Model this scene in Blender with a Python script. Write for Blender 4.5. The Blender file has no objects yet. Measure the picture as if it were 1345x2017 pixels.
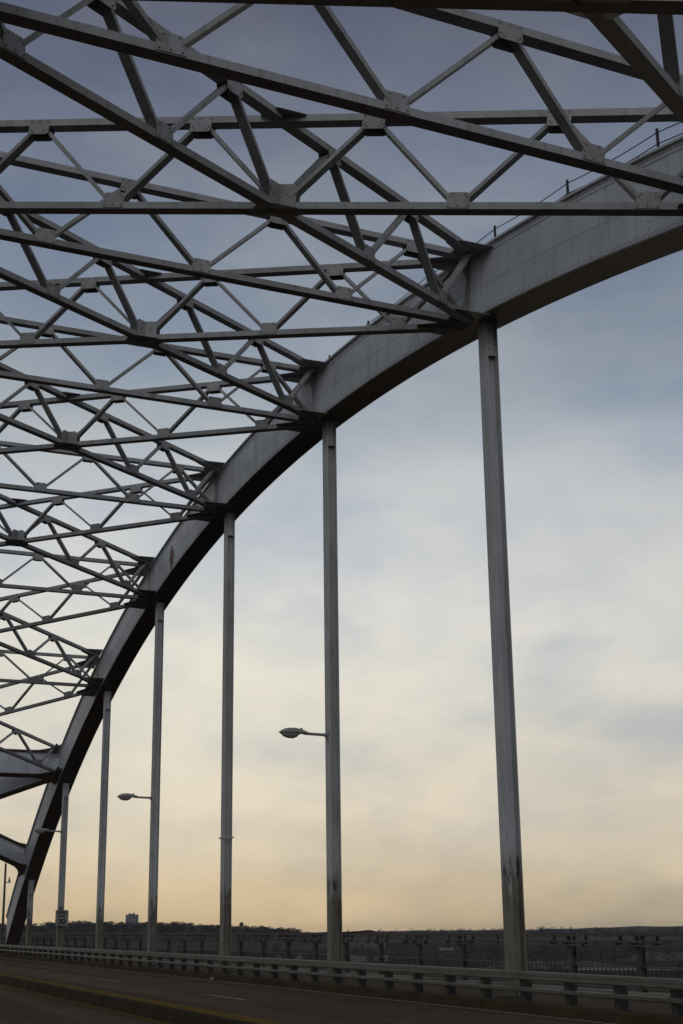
import bpy, math, random
from mathutils import Vector, Matrix
R = math.radians
scene = bpy.context.scene
C = scene.collection
rnd = random.Random(7)

# ------------------------------------------------------------------ mesh helpers
class MB:
    """collects boxes, prisms and tubes into one mesh"""
    def __init__(self, origin=(0, 0, 0)):
        self.v = []; self.f = []; self.m = []; self.o = Vector(origin)
    def face_block(self, pts, faces, mat=0):
        b = len(self.v)
        self.v += [tuple(Vector(p) - self.o) for p in pts]
        self.f += [tuple(b + i for i in f) for f in faces]
        self.m += [mat] * len(faces)
    def box(self, lo, hi, mat=0):
        x0, y0, z0 = lo; x1, y1, z1 = hi
        P = [(x0,y0,z0),(x1,y0,z0),(x1,y1,z0),(x0,y1,z0),(x0,y0,z1),(x1,y0,z1),(x1,y1,z1),(x0,y1,z1)]
        self.face_block(P, [(3,2,1,0),(4,5,6,7),(0,1,5,4),(1,2,6,5),(2,3,7,6),(3,0,4,7)], mat)
    def bar(self, a, b, n, w, h, mat=0, off=(0, 0)):
        """box from a to b; n = sideways direction, w along n, h along d x n"""
        a = Vector(a); b = Vector(b); d = (b - a).normalized()
        n = Vector(n); n = (n - d * n.dot(d)).normalized(); u = d.cross(n)
        if u.z < 0: u = -u
        s = n * off[0] + u * off[1]
        P = []
        for c in (a, b):
            for (i, j) in ((-1,-1),(1,-1),(1,1),(-1,1)):
                P.append(c + s + n*(w/2*i) + u*(h/2*j))
        self.face_block(P, [(3,2,1,0),(4,5,6,7),(0,1,5,4),(1,2,6,5),(2,3,7,6),(3,0,4,7)], mat)
    def prism(self, poly, ext, mat=0):
        """polygon of 3-D points extruded by vector ext"""
        ext = Vector(ext); n = len(poly)
        P = [Vector(p) for p in poly] + [Vector(p) + ext for p in poly]
        F = [tuple(range(n-1, -1, -1)), tuple(range(n, 2*n))] + [(i, (i+1) % n, n+(i+1) % n, n+i) for i in range(n)]
        self.face_block(P, F, mat)
    def tube(self, a, b, r0, r1=None, seg=8, mat=0):
        if r1 is None: r1 = r0
        a = Vector(a); b = Vector(b); d = (b-a).normalized()
        t = Vector((0,0,1)) if abs(d.z) < .9 else Vector((1,0,0))
        n = d.cross(t).normalized(); u = d.cross(n)
        P = []
        for c, r in ((a, r0), (b, r1)):
            for i in range(seg):
                th = 2*math.pi*i/seg; P.append(c + (n*math.cos(th) + u*math.sin(th))*r)
        F = [(i, (i+1) % seg, seg+(i+1) % seg, seg+i) for i in range(seg)] + [tuple(range(seg-1,-1,-1)), tuple(range(seg, 2*seg))]
        self.face_block(P, F, mat)
    def bolt(self, p, n, r=.022, h=.018, mat=1, seg=6):
        p = Vector(p); n = Vector(n).normalized()
        t = Vector((0,0,1)) if abs(n.z) < .9 else Vector((1,0,0))
        a = n.cross(t).normalized(); b = n.cross(a)
        P = [p + (a*math.cos(2*math.pi*i/seg) + b*math.sin(2*math.pi*i/seg))*r for i in range(seg)]
        P += [p + n*h + (a*math.cos(2*math.pi*i/seg) + b*math.sin(2*math.pi*i/seg))*r*.6 for i in range(seg)]
        F = [(i, (i+1) % seg, seg+(i+1) % seg, seg+i) for i in range(seg)] + [tuple(range(seg, 2*seg))]
        self.face_block(P, F, mat)
    def build(self, name, mats, parent=None, smooth=False):
        me = bpy.data.meshes.new(name)
        me.from_pydata(self.v, [], self.f)
        if not isinstance(mats, (list, tuple)): mats = [mats]
        for m in mats: me.materials.append(m)
        me.polygons.foreach_set('material_index', [min(i, len(mats)-1) for i in self.m])
        me.update()
        import bmesh
        bm = bmesh.new(); bm.from_mesh(me); bmesh.ops.recalc_face_normals(bm, faces=bm.faces); bm.to_mesh(me); bm.free()
        if smooth: me.polygons.foreach_set('use_smooth', [True]*len(me.polygons))
        o = bpy.data.objects.new(name, me); C.objects.link(o)
        if parent is not None: o.parent = parent
        else: o.location = self.o
        return o

def tag(o, label=None, cat=None, group=None, kind=None):
    if label: o['label'] = label
    if cat: o['category'] = cat
    if group: o['group'] = group
    if kind: o['kind'] = kind
    return o
def thing(name, label, cat, loc=(0,0,0), group=None):
    o = bpy.data.objects.new(name, None); C.objects.link(o); o.location = loc; o.empty_display_size = .3
    return tag(o, label, cat, group)

# ------------------------------------------------------------------ materials
def hexc(h):
    h = h.lstrip('#'); c = [int(h[i:i+2], 16)/255 for i in (0,2,4)]
    return tuple((x/12.92 if x <= .04045 else ((x+.055)/1.055)**2.4) for x in c) + (1,)
class NT:
    def __init__(self, mat):
        mat.use_nodes = True; self.t = mat.node_tree; self.n = self.t.nodes; self.l = self.t.links
    def add(self, typ, **kw):
        n = self.n.new(typ)
        for k, v in kw.items():
            if k == 'inp':
                for kk, vv in v.items(): n.inputs[kk].default_value = vv
            else: setattr(n, k, v)
        return n
    def link(self, a, b): self.l.new(a, b)
    def noise(self, vec, scale, detail=4, rough=.6, stretch=None):
        if stretch:
            mp = self.add('ShaderNodeMapping'); mp.inputs['Scale'].default_value = stretch
            self.link(vec, mp.inputs['Vector']); vec = mp.outputs['Vector']
        n = self.add('ShaderNodeTexNoise', inp={'Scale': scale, 'Detail': detail, 'Roughness': rough})
        self.link(vec, n.inputs['Vector']); return n.outputs['Fac']
    def ramp(self, fac, stops, interp='LINEAR'):
        r = self.add('ShaderNodeValToRGB'); r.color_ramp.interpolation = interp
        el = r.color_ramp.elements
        while len(el) < len(stops): el.new(.5)
        for e, (p, c) in zip(el, stops): e.position = p; e.color = c if len(c) == 4 else tuple(c)+(1,)
        self.link(fac, r.inputs['Fac']); return r.outputs['Color']
    def mix(self, fac, a, b, mode='MIX'):
        m = self.add('ShaderNodeMix', data_type='RGBA', blend_type=mode)
        for v, s in ((fac, m.inputs[0]), (a, m.inputs[6]), (b, m.inputs[7])):
            if hasattr(v, 'links') or hasattr(v, 'is_linked'): self.link(v, s)
            else: s.default_value = v
        return m.outputs[2]
    def math(self, op, a, b=None, c=None, clamp=False):
        m = self.add('ShaderNodeMath', operation=op, use_clamp=clamp)
        for i, v in enumerate((a, b, c)):
            if v is None: continue
            if hasattr(v, 'is_linked'): self.link(v, m.inputs[i])
            else: m.inputs[i].default_value = v
        return m.outputs[0]
    def xyz(self, vec):
        s = self.add('ShaderNodeSeparateXYZ'); self.link(vec, s.inputs[0]); return s.outputs
G = lambda v: (v, v, v, 1)
def finish(nt, col, rough=.6, bump=None, bstr=.2, bdist=.01, spec=.35, metallic=0):
    b = nt.n['Principled BSDF']
    for v, s in ((col, 'Base Color'), (rough, 'Roughness')):
        if hasattr(v, 'is_linked'): nt.link(v, b.inputs[s])
        else: b.inputs[s].default_value = v
    b.inputs['Specular IOR Level'].default_value = spec
    b.inputs['Metallic'].default_value = metallic
    if bump is not None:
        bp = nt.add('ShaderNodeBump', inp={'Strength': bstr, 'Distance': bdist})
        nt.link(bump, bp.inputs['Height']); nt.link(bp.outputs['Normal'], b.inputs['Normal'])

RUST = (.045, .018, .008, 1)
def steel(name, base, rust=.62, streak=.25, low_z=None, stain=None, rough=.55, lowcol=(.24,.22,.18,1), spec=.35):
    m = bpy.data.materials.new(name); nt = NT(m)
    pos = nt.add('ShaderNodeNewGeometry').outputs['Position']
    big = nt.noise(pos, .9, 5, .6)
    st = nt.noise(pos, 3.0, 5, .65, stretch=(2.2, 2.2, .22))
    fine = nt.noise(pos, 22, 3, .6)
    c = nt.mix(nt.ramp(big, [(.3, G(0)), (.7, G(1))]), tuple(x*.82 for x in base[:3])+(1,), tuple(min(1, x*1.12) for x in base[:3])+(1,))
    dark = nt.ramp(st, [(.52, G(0)), (.75, G(streak))])
    c = nt.mix(dark, c, (.06, .055, .045, 1))
    # dirt speckle
    c = nt.mix(nt.ramp(fine, [(.62, G(0)), (.72, G(.35))]), c, (.08, .065, .05, 1))
    oi = nt.add('ShaderNodeObjectInfo').outputs['Random']
    c = nt.mix(1.0, c, nt.ramp(oi, [(0, (.80,.79,.78,1)), (.5, (1,1,1,1)), (1, (1.0,1.02,1.06,1))]), 'MULTIPLY')
    if low_z is not None:
        z = nt.xyz(pos)[2]
        edge = nt.math('ADD', z, nt.math('MULTIPLY', nt.math('SUBTRACT', nt.noise(pos, 2.6, 5, .65, stretch=(1.2,1.2,.45)), .5), 2.6))
        f = nt.math('SUBTRACT', low_z, edge); f = nt.math('MULTIPLY', nt.math('ADD', f, .25), 1.1, clamp=True)
        lowvar = nt.mix(nt.ramp(nt.noise(pos, 4, 5, .7, stretch=(1,1,.4)), [(.35, G(0)), (.7, G(1))]), lowcol, tuple(x*.55 for x in lowcol[:3])+(1,))
        c = nt.mix(f, c, lowvar)
        # rust blotches concentrated round the paint break
        d = nt.math('ABSOLUTE', nt.math('SUBTRACT', z, low_z)); near = nt.math('SUBTRACT', 1.1, nt.math('MULTIPLY', d, .75), clamp=True)
        rn = nt.noise(pos, 4.6, 6, .66, stretch=(1.5,1.5,.36))
        rf = nt.ramp(nt.math('MULTIPLY', rn, near), [(.49, G(0)), (.58, G(.92))])
        c = nt.mix(rf, c, (.075, .042, .024, 1))
    if rust is not None:
        rn = nt.noise(pos, 1.7, 8, .72)
        rf = nt.ramp(rn, [(rust, G(0)), (rust+.05, G(.9))])
        c = nt.mix(rf, c, RUST)
    if stain:
        p0, sc = stain
        v = nt.add('ShaderNodeVectorMath', operation='SUBTRACT'); nt.link(pos, v.inputs[0]); v.inputs[1].default_value = p0
        v2 = nt.add('ShaderNodeVectorMath', operation='MULTIPLY'); nt.link(v.outputs[0], v2.inputs[0]); v2.inputs[1].default_value = sc
        ln = nt.add('ShaderNodeVectorMath', operation='LENGTH'); nt.link(v2.outputs[0], ln.inputs[0])
        q = nt.math('ADD', ln.outputs['Value'], nt.math('MULTIPLY', nt.math('SUBTRACT', nt.noise(pos, 5, 3), .5), .8))
        c = nt.mix(nt.ramp(q, [(.45, G(1)), (.55, G(0))]), c, (.10, .03, .012, 1))
    finish(nt, c, rough, fine, .12, .004, spec)
    return m
def plain(name, col, rough=.7, var=.25, scale=6, spec=.3, bump=0):
    m = bpy.data.materials.new(name); nt = NT(m)
    pos = nt.add('ShaderNodeNewGeometry').outputs['Position']
    n = nt.noise(pos, scale, 5, .65)
    c = nt.mix(nt.ramp(n, [(.3, G(0)), (.7, G(1))]), tuple(x*(1-var) for x in col[:3])+(1,), tuple(min(1, x*(1+var)) for x in col[:3])+(1,))
    finish(nt, c, rough, n if bump else None, bump, .01, spec)
    return m

M = {}
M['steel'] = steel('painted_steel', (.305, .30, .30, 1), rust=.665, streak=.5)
M['arch'] = steel('arch_steel', (.53, .54, .56, 1), rust=.735, streak=.30, stain=((51.4, -14.13, 15.6), (1.5, 3, 1.0)))
M['hanger'] = steel('hanger_steel', (.53, .535, .54, 1), rust=.74, low_z=1.25, streak=.35)
M['soffit'] = steel('dark_brown_steel', (.19, .16, .135, 1), rust=.66, streak=.4)  # darker brown than the other steel, for arch bottom and portal flanges
M['rivet'] = plain('rivet_head', (.36, .36, .36, 1), .6)
M['bolt'] = plain('bolt_head', (.10, .085, .075, 1), .6)
M['guard'] = steel('galvanised_rail', (.135, .135, .11, 1), rust=.73, streak=.2, rough=.5)
M['post'] = steel('weathered_post', (.055, .05, .043, 1), rust=.60, streak=.4)
M['rail'] = steel('pedestrian_rail_steel', (.095, .09, .082, 1), rust=.58, streak=.3)
M['railrust'] = plain('rusty_bracket', (.030, .018, .013, 1), .8, .5, 9)
M['cable'] = plain('dark_cable', (.03, .03, .035, 1), .6)
M['lamp'] = plain('lamp_housing', (.32, .32, .31, 1), .45, .1)
M['lens'] = plain('lamp_glass', (.34, .32, .27, 1), .15, .1, spec=.6)
M['signwhite'] = plain('sign_face', (.27, .26, .24, 1), .5, .08, 8)
M['signblack'] = plain('sign_lettering', (.02, .02, .02, 1), .6, 0)
M['yellow'] = None

def road_mat():
    m = bpy.data.materials.new('worn_asphalt'); nt = NT(m)
    pos = nt.add('ShaderNodeNewGeometry').outputs['Position']
    fine = nt.noise(pos, 60, 3, .7)
    lanes = nt.noise(pos, .55, 5, .6, stretch=(.05, 1.6, 1))
    blot = nt.noise(pos, .35, 5, .65)
    c = nt.mix(nt.ramp(lanes, [(.3, G(0)), (.7, G(1))]), (.046, .028, .017, 1), (.150, .098, .062, 1))
    c = nt.mix(nt.ramp(blot, [(.45, G(0)), (.75, G(.55))]), c, (.036, .025, .018, 1))
    c = nt.mix(nt.ramp(fine, [(.35, G(0)), (.8, G(.35))]), c, (.12, .088, .065, 1))
    xy = nt.xyz(pos)
    # slab joints every 7.6 m, drawn as thin dark sealed lines
    j = nt.math('ABSOLUTE', nt.math('SUBTRACT', nt.math('FRACT', nt.math('DIVIDE', xy[0], 7.6)), .5))
    c = nt.mix(nt.math('LESS_THAN', j, .004), c, (.02, .016, .014, 1))
    finish(nt, c, .95, fine, .35, .006, .06)
    return m
M['road'] = road_mat()
def conc(name, a, b, sc=1.2):
    m = bpy.data.materials.new(name); nt = NT(m)
    pos = nt.add('ShaderNodeNewGeometry').outputs['Position']
    n1 = nt.noise(pos, sc, 6, .65); n2 = nt.noise(pos, 35, 3, .6)
    c = nt.mix(nt.ramp(n1, [(.32, G(0)), (.68, G(1))]), a, b)
    c = nt.mix(nt.ramp(n2, [(.6, G(0)), (.75, G(.5))]), c, tuple(x*.45 for x in a[:3])+(1,))
    finish(nt, c, .95, n2, .3, .005, .08); return m
M['kerb'] = conc('stained_kerb_concrete', (.046, .032, .018, 1), (.080, .057, .032, 1))
M['walk'] = conc('sidewalk_concrete', (.065, .045, .034, 1), (.11, .078, .06, 1))
M['lightkerb'] = conc('pale_edge_concrete', (.15, .115, .095, 1), (.36, .31, .27, 1), .35)
def paint(name, col, wear):
    m = bpy.data.materials.new(name); nt = NT(m)
    pos = nt.add('ShaderNodeNewGeometry').outputs['Position']
    n = nt.noise(pos, 5, 6, .75)
    c = nt.mix(nt.ramp(n, [(wear, G(1)), (wear+.12, G(0))]), (.06, .048, .04, 1), col)
    c2 = nt.mix(nt.ramp(n, [(wear-.08, G(1)), (wear+.08, G(0))]), col, (.075, .055, .042, 1))
    finish(nt, c2, .95, spec=.03); return m
M['white'] = paint('worn_white_paint', (.33, .31, .28, 1), .48)
M['yellow'] = paint('worn_yellow_paint', (.16, .10, .007, 1), .45)

# ------------------------------------------------------------------ bridge geometry (metres, eye at the origin)
D = 14.58            # right-hand arch plane at y = -D
W = -.159            # left-hand arch plane
GRADE = .0022
def zroad(x): return -1.66 + GRADE*x
def zwalk(x): return -1.50 + GRADE*x
XK = lambda k: 24.739 + 10.0*(k-1)
ZC = {-1: 8.315, 0: 12.027, 1: 14.495, 2: 15.763, 3: 15.884, 4: 14.821, 5: 12.557, 6: 9.085}
def poly(c, x):
    u = (x-40)/40; r = 0
    for a in c: r = r*u + a
    return r
ZC[7] = poly((-.225, .009, -9.324, .305, 15.973), XK(7))
def zbot(x): return poly((-.29, -.01, .01, -9.579, .105, 15.666), x)
def ztop(x): return poly((-.119, -.371, -.006, -9.117, .024, 17.295), x)
NB = {}; NTP = {}
for k in range(-1, 8):
    if k == -1: m = 2*(ZC[0]-ZC[-1])/10 - (ZC[1]-ZC[-1])/20
    elif k == 7: m = 2*(ZC[7]-ZC[6])/10 - (ZC[7]-ZC[5])/20
    else: m = (ZC[k+1]-ZC[k-1])/20
    n = Vector((-m, 1)).normalized()
    NB[k] = Vector((XK(k), ZC[k])) - n*.341
    NTP[k] = Vector((XK(k), ZC[k])) + n*1.304
CW, CH = .22, .14      # chord section

def truss_side(pl, ub, ut, Bb, Be, Tb, Te, nrm, root, web, chord_break=False, web_x=False):
    """one plane truss: bottom chord line Bb->Be, top chord Tb->Te (lower near arris lines);
    nrm = horizontal normal pointing away from the viewer"""
    Bb, Be, Tb, Te = map(Vector, (Bb, Be, Tb, Te)); nrm = Vector(nrm).normalized()
    def line(a, b, u): return a.lerp(b, u)
    shift = nrm*(CW/2)
    L = (Be-Bb).length
    chords = []
    for (a, b, nm) in ((Bb, Be, 'bottom_chord'), (Tb, Te, 'top_chord')):
        chords.append([])
        segs = [(0, 1)]
        if chord_break: g = .165/L; segs = [(0, .5-g), (.5+g, 1)]
        for (s0, s1) in segs:
            mb = MB(root.location)
            mb.bar(line(a, b, s0)+shift, line(a, b, s1)+shift, nrm, CW, CH, 0, (0, CH/2))
            # small flange lips along the lower edge, as on a rolled channel
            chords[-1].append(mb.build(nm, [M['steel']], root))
    up = Vector((0, 0, CH/2))
    def pb(u): return line(Bb, Be, u) + shift + up
    def pt(u): return line(Tb, Te, u) + shift + up
    for (kind0, u0, kind1, u1) in web:
        a = pb(u0) if kind0 == 'b' else pt(u0); b = pb(u1) if kind1 == 'b' else pt(u1)
        mb = MB(root.location); d = (b-a).normalized()
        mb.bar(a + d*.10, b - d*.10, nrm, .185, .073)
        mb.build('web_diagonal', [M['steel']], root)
    e = (Be-Bb).normalized()
    for us, fn, sgn, oth in ((ub, pb, 1, pt), (ut, pt, -1, pb)):
        for u in us:
            c = fn(u); big = fn is pb and abs(u-.5) < .01 and web_x; w2 = .30 if big else .21; hgt = 1.65 if big else 1.0
            vert = (oth(u) - c); vert -= e*vert.dot(e); vert -= nrm*vert.dot(nrm); vert.normalize()
            for side in (-1, 1):
                mb = MB(root.location)
                base = c + nrm*side*(CW/2 + .0025)
                poly_ = [base + e*(-w2) - vert*.05, base + e*w2 - vert*.05, base + e*w2 + vert*.215*hgt,
                         base + e*(w2*.80) + vert*.26*hgt, base - e*(w2*.80) + vert*.26*hgt, base - e*w2 + vert*.215*hgt]
                mb.prism(poly_, nrm*side*.012)
                if side == -1:
                    for (i, j) in ((-.17,-.01),(0,-.01),(.17,-.01),(-.165,.17),(.165,.17),(-.12,.215),(.12,.215)):
                        mb.bolt(base + nrm*side*.012 + e*i + vert*j, nrm*side, .017, .014)
                mb.build('gusset_plate', [M['steel'], M['bolt']], chords[0 if fn is pb else 1][0 if (u < .5 or not chord_break) else 1])

ORD = {0: 'outside the right edge of the photo', 1: 'over the nearest hanger', 2: 'over the hanger with the nearest lamp',
       3: 'over the hanger with the clamp band', 4: 'over the hanger with the middle lamp', 5: 'over the hanger right of the speed limit sign'}
YM = (-D+W)/2
for k in range(0, 6):
    root = thing('lateral_strut', 'lattice cross strut meeting the great arch '+ORD[k], 'strut',
                 (NB[k].x, YM, NB[k].y), 'lattice cross struts between the arches')
    y0, y1 = -D+.425, W-.425
    L = y1-y0; S = 3.45
    ub = [(YM + S*i - y0)/L for i in (-1, 0, 1)]
    uend = [(YM + S*i - y0)/L for i in (-2, 2)]
    ut = [(YM + S*(i+.5) - y0)/L for i in (-2, -1, 0, 1)]
    seq_b = [max(.004, uend[0])] + ub + [min(.996, uend[1])]
    web = []
    for i in range(4):
        web.append(('t', ut[i], 'b', seq_b[i])); web.append(('t', ut[i], 'b', seq_b[i+1]))
    truss_side(k, ub, ut, (NB[k].x, y0, NB[k].y), (NB[k].x, y1, NB[k].y), (NTP[k].x, y0, NTP[k].y), (NTP[k].x, y1, NTP[k].y), (1, 0, 0), root, web)

PAN = {-1: 'cut off by the top edge of the photo', 0: 'in the panel right of the nearest hanger',
       1: 'between the nearest hanger and the nearest lamp hanger', 2: 'between the nearest lamp hanger and the clamp band hanger',
       3: 'between the clamp band hanger and the middle lamp hanger', 4: 'between the middle lamp hanger and the next one left',
       5: 'lowest and farthest, just before the solid plate portal'}
def diag_line(P, k, j):
    """arris line from node k on the right arch to node j on the left arch"""
    sg = 1 if j > k else -1; s, e2 = .263, .468
    A = Vector((P[k].x, -D+e2, P[k].y)); B = Vector((P[j].x, W-e2, P[j].y))
    f = s*sg/(B.x-A.x); dz = (B.z-A.z)*f
    return A + Vector((s*sg, 0, dz)), B - Vector((s*sg, 0, dz))
for k in range(-1, 6):
    ctr = (NB[k]+NB[k+1])/2
    root = thing('cross_brace', 'X shaped lattice bracing '+PAN[k], 'bracing', (ctr.x, YM, ctr.y), 'X bracing between the arches')
    for (a, b, brk) in ((k, k+1, False), (k+1, k, True)):
        Bb, Be = diag_line(NB, a, b); Tb, Te = diag_line(NTP, a, b)
        t = (Be-Bb); nrm = Vector((t.y, -t.x, 0)).normalized()
        if nrm.x < 0: nrm = -nrm
        ub = [.1, .3, .5, .7, .9]; ut = [.2, .4, .6, .8]
        web = []
        for i in range(5):
            web.append(('t', max(.012, .2*i), 'b', .2*i+.1)); web.append(('t', min(.988, .2*i+.2), 'b', .2*i+.1))
        truss_side(k, ub, ut, Bb, Be, Tb, Te, nrm, root, web, chord_break=brk, web_x=True)
    # horizontal splice plates where the chords cross
    for P, nm, lift in ((NB, 'crossing_plate', .03), (NTP, 'crossing_plate', CH+.002)):
        A1, B1 = diag_line(P, k, k+1); A2, B2 = diag_line(P, k+1, k)
        c = (A1+B1)/2 + Vector((CW*.6, 0, 0)); d1 = (B1-A1).normalized(); d2 = (B2-A2).normalized()
        mb = MB(root.location)
        l, w = .44, .13
        pts = []
        up = d1.cross(d2); up = up if up.z > 0 else -up; up.normalize()
        for dd, s in ((d1, 1), (d2, 1), (d1, -1), (d2, -1)):
            side = up.cross(dd*s)
            pts += [c + dd*s*l - side*w, c + dd*s*l + side*w]
        pts = [p + up*lift for p in pts]
        # order round the centre
        ex = d1; ey = up.cross(d1)
        pts.sort(key=lambda p: math.atan2((p-c).dot(ey), (p-c).dot(ex)))
        mb.prism(pts, up*.014)
        mb.build(nm, [M['steel']], root)

# ------------------------------------------------------------------ arch ribs
def loft(mb, xs, y0, y1, flo, fhi, mat=0):
    P = []; F = []
    for x in xs:
        P += [(x, y0, flo(x)), (x, y1, flo(x)), (x, y1, fhi(x)), (x, y0, fhi(x))]
    n = len(xs)
    for i in range(n-1):
        a = 4*i; b = a+4
        for j in range(4): F.append((a+j, a+(j+1) % 4, b+(j+1) % 4, b+j))
    F += [(3,2,1,0), (4*n-4, 4*n-3, 4*n-2, 4*n-1)]
    mb.face_block(P, F, mat)
def arch(yc, label, inward, detail):
    XA, XB = -12.4, 91.0
    root = thing('arch_rib', label, 'arch', (40, yc, -1.4), 'arch ribs of the bridge')
    xs = [XA + (XB-XA)*i/130 for i in range(131)]
    def part(nm, y0, y1, flo, fhi):
        mb = MB(root.location); loft(mb, xs, min(yc+y0, yc+y1), max(yc+y0, yc+y1), flo, fhi); return mb
    sec = lambda x: math.sqrt(1 + ((zbot(x+.1)-zbot(x-.1))/.2)**2)
    zf = lambda x: zbot(x) + .035*sec(x)
    zt = lambda x: ztop(x) - .05*sec(x)
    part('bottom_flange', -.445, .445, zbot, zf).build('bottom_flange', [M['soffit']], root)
    part('top_flange', -.52, .52, zt, ztop).build('top_flange', [M['arch']], root)
    s = inward
    for side in (s, -s):
        mb = part('web', .40*side, .42*side, zf, zt)
        loft(mb, xs, *sorted((yc+.42*side, yc+.434*side)), zf, lambda x: zf(x)+.15*sec(x))
        loft(mb, xs, *sorted((yc+.42*side, yc+.434*side)), lambda x: zt(x)-.15*sec(x), zt)
        if detail and side == s:
            y = yc+.42*side; yp = yc+.434*side; n = (0, side, 0)
            x = 13.0
            while x < 66:
                st = .125/ sec(x)
                mb.bolt((x, yp, zf(x)+.05*sec(x)), n, .019, .014); mb.bolt((x+st/2, yp, zf(x)+.11*sec(x)), n, .019, .014)
                mb.bolt((x, yp, zt(x)-.07*sec(x)), n, .019, .014)
                mb.bolt((x, y, zf(x)*.55+zt(x)*.45), n, .021, .016)
                x += st
            x = 14.0
            while x < 66:
                z0, z1 = zf(x)+.2, zt(x)-.2
                nn = int((z1-z0)/.145)
                for i in range(nn+1): mb.bolt((x, y, z0+(z1-z0)*i/nn), n, .021, .016)
                x += 1.30/ sec(x)**.5
            for xs0 in (27.7, 40.4, 53.2):     # web splice plates
                w = .26
                P = [(xx, y, f(xx)) for xx, f in ((xs0-w, lambda q: zf(q)+.16*sec(q)), (xs0+w, lambda q: zf(q)+.16*sec(q)), (xs0+w, lambda q: zt(q)-.16*sec(q)), (xs0-w, lambda q: zt(q)-.16*sec(q)))]
                mb.prism(P, (0, side*.012, 0))
                for ci in (-.2, -.12, -.05, .05, .12, .2):
                    z0, z1 = zf(xs0+ci)+.24, zt(xs0+ci)-.24
                    for i in range(13): mb.bolt((xs0+ci, y+side*.012, z0+(z1-z0)*i/12), n, .02, .015)
        mb.build('web', [M['arch'], M['rivet']], root)
    # gusset plates that receive the bracing chords, top and bottom of each panel point
    for k in range(-1, 6):
        for P in (NB, NTP):
            mb = MB(root.location)
            for sg in (-1, 1):
                j = min(6, max(-1, k+sg)); sl = (P[j].y-P[k].y)/(P[j].x-P[k].x) if j != k else 0
                pl = [(0, .0), (1.05, .0), (1.0, .88), (.66, 1.06), (.28, .62), (0, .62)]
                pts = [(P[k].x+.11+sg*a, yc+inward*(.436+b), P[k].y+.07+sl*sg*a) for a, b in pl]
                mb.prism(pts, (0, 0, .014))
            # upright stiffener behind the plate
            mb.build('node_plate', [M['steel']], root)
        mb = MB(root.location)
        a = Vector((NB[k].x+.11, yc+inward*.436, NB[k].y)); b = Vector((NTP[k].x+.11, yc+inward*.436, NTP[k].y+.15))
        pts = [a+Vector((-.006, 0, .0)), a+Vector((-.006, inward*.5, 0)), a.lerp(b, .35)+Vector((-.006, inward*.12, 0)),
               a.lerp(b, .65)+Vector((-.006, inward*.12, 0)), b+Vector((-.006, inward*.5, 0)), b+Vector((-.006, 0, 0))]
        mb.prism(pts, (.012, 0, 0)); mb.build('stiffener_plate', [M['steel']], root)
    return root
ra = arch(-D, 'great riveted grey steel arch rib carrying the row of hangers', 1, True)
la = arch(W, 'arch rib out of frame above the camera, holding the bracing ends', -1, False)

# rope rail along the arch top: posts and cables
hr = thing('arch_handline', 'thin dark posts and two cables along the top of the great arch', 'handrail', (28, -D-.44, ztop(28)))
px = [11.9, 15.15, 18.4, 21.65, 24.9, 28.6, 32.6, 35.7, 38.9, 42.2, 45.5, 48.7, 52.0]
def hz(x): return ztop(x)+1.05
for x in px:
    mb = MB(hr.location); mb.tube((x, -D-.44, ztop(x)-.002), (x, -D-.44, hz(x)+.03), .035, .035, 6)
    mb.build('handline_post', [M['cable']], hr)
for dz in (1.0, .74):
    mb = MB(hr.location)
    for i in range(len(px)-1):
        n = 5
        for j in range(n):
            def pt(t):
                x = px[i]+(px[i+1]-px[i])*t
                z = (ztop(px[i])+dz)*(1-t) + (ztop(px[i+1])+dz)*t - .05*4*t*(1-t)*(1 if dz > .4 else .3) + (0 if dz > .4 else .05*4*t*(1-t))
                return (x, -D-.44, max(z, ztop(x)+.03))
            mb.tube(pt(j/n), pt((j+1)/n), .012, .012, 5)
    mb.build('cable', [M['cable']], hr)

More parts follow.
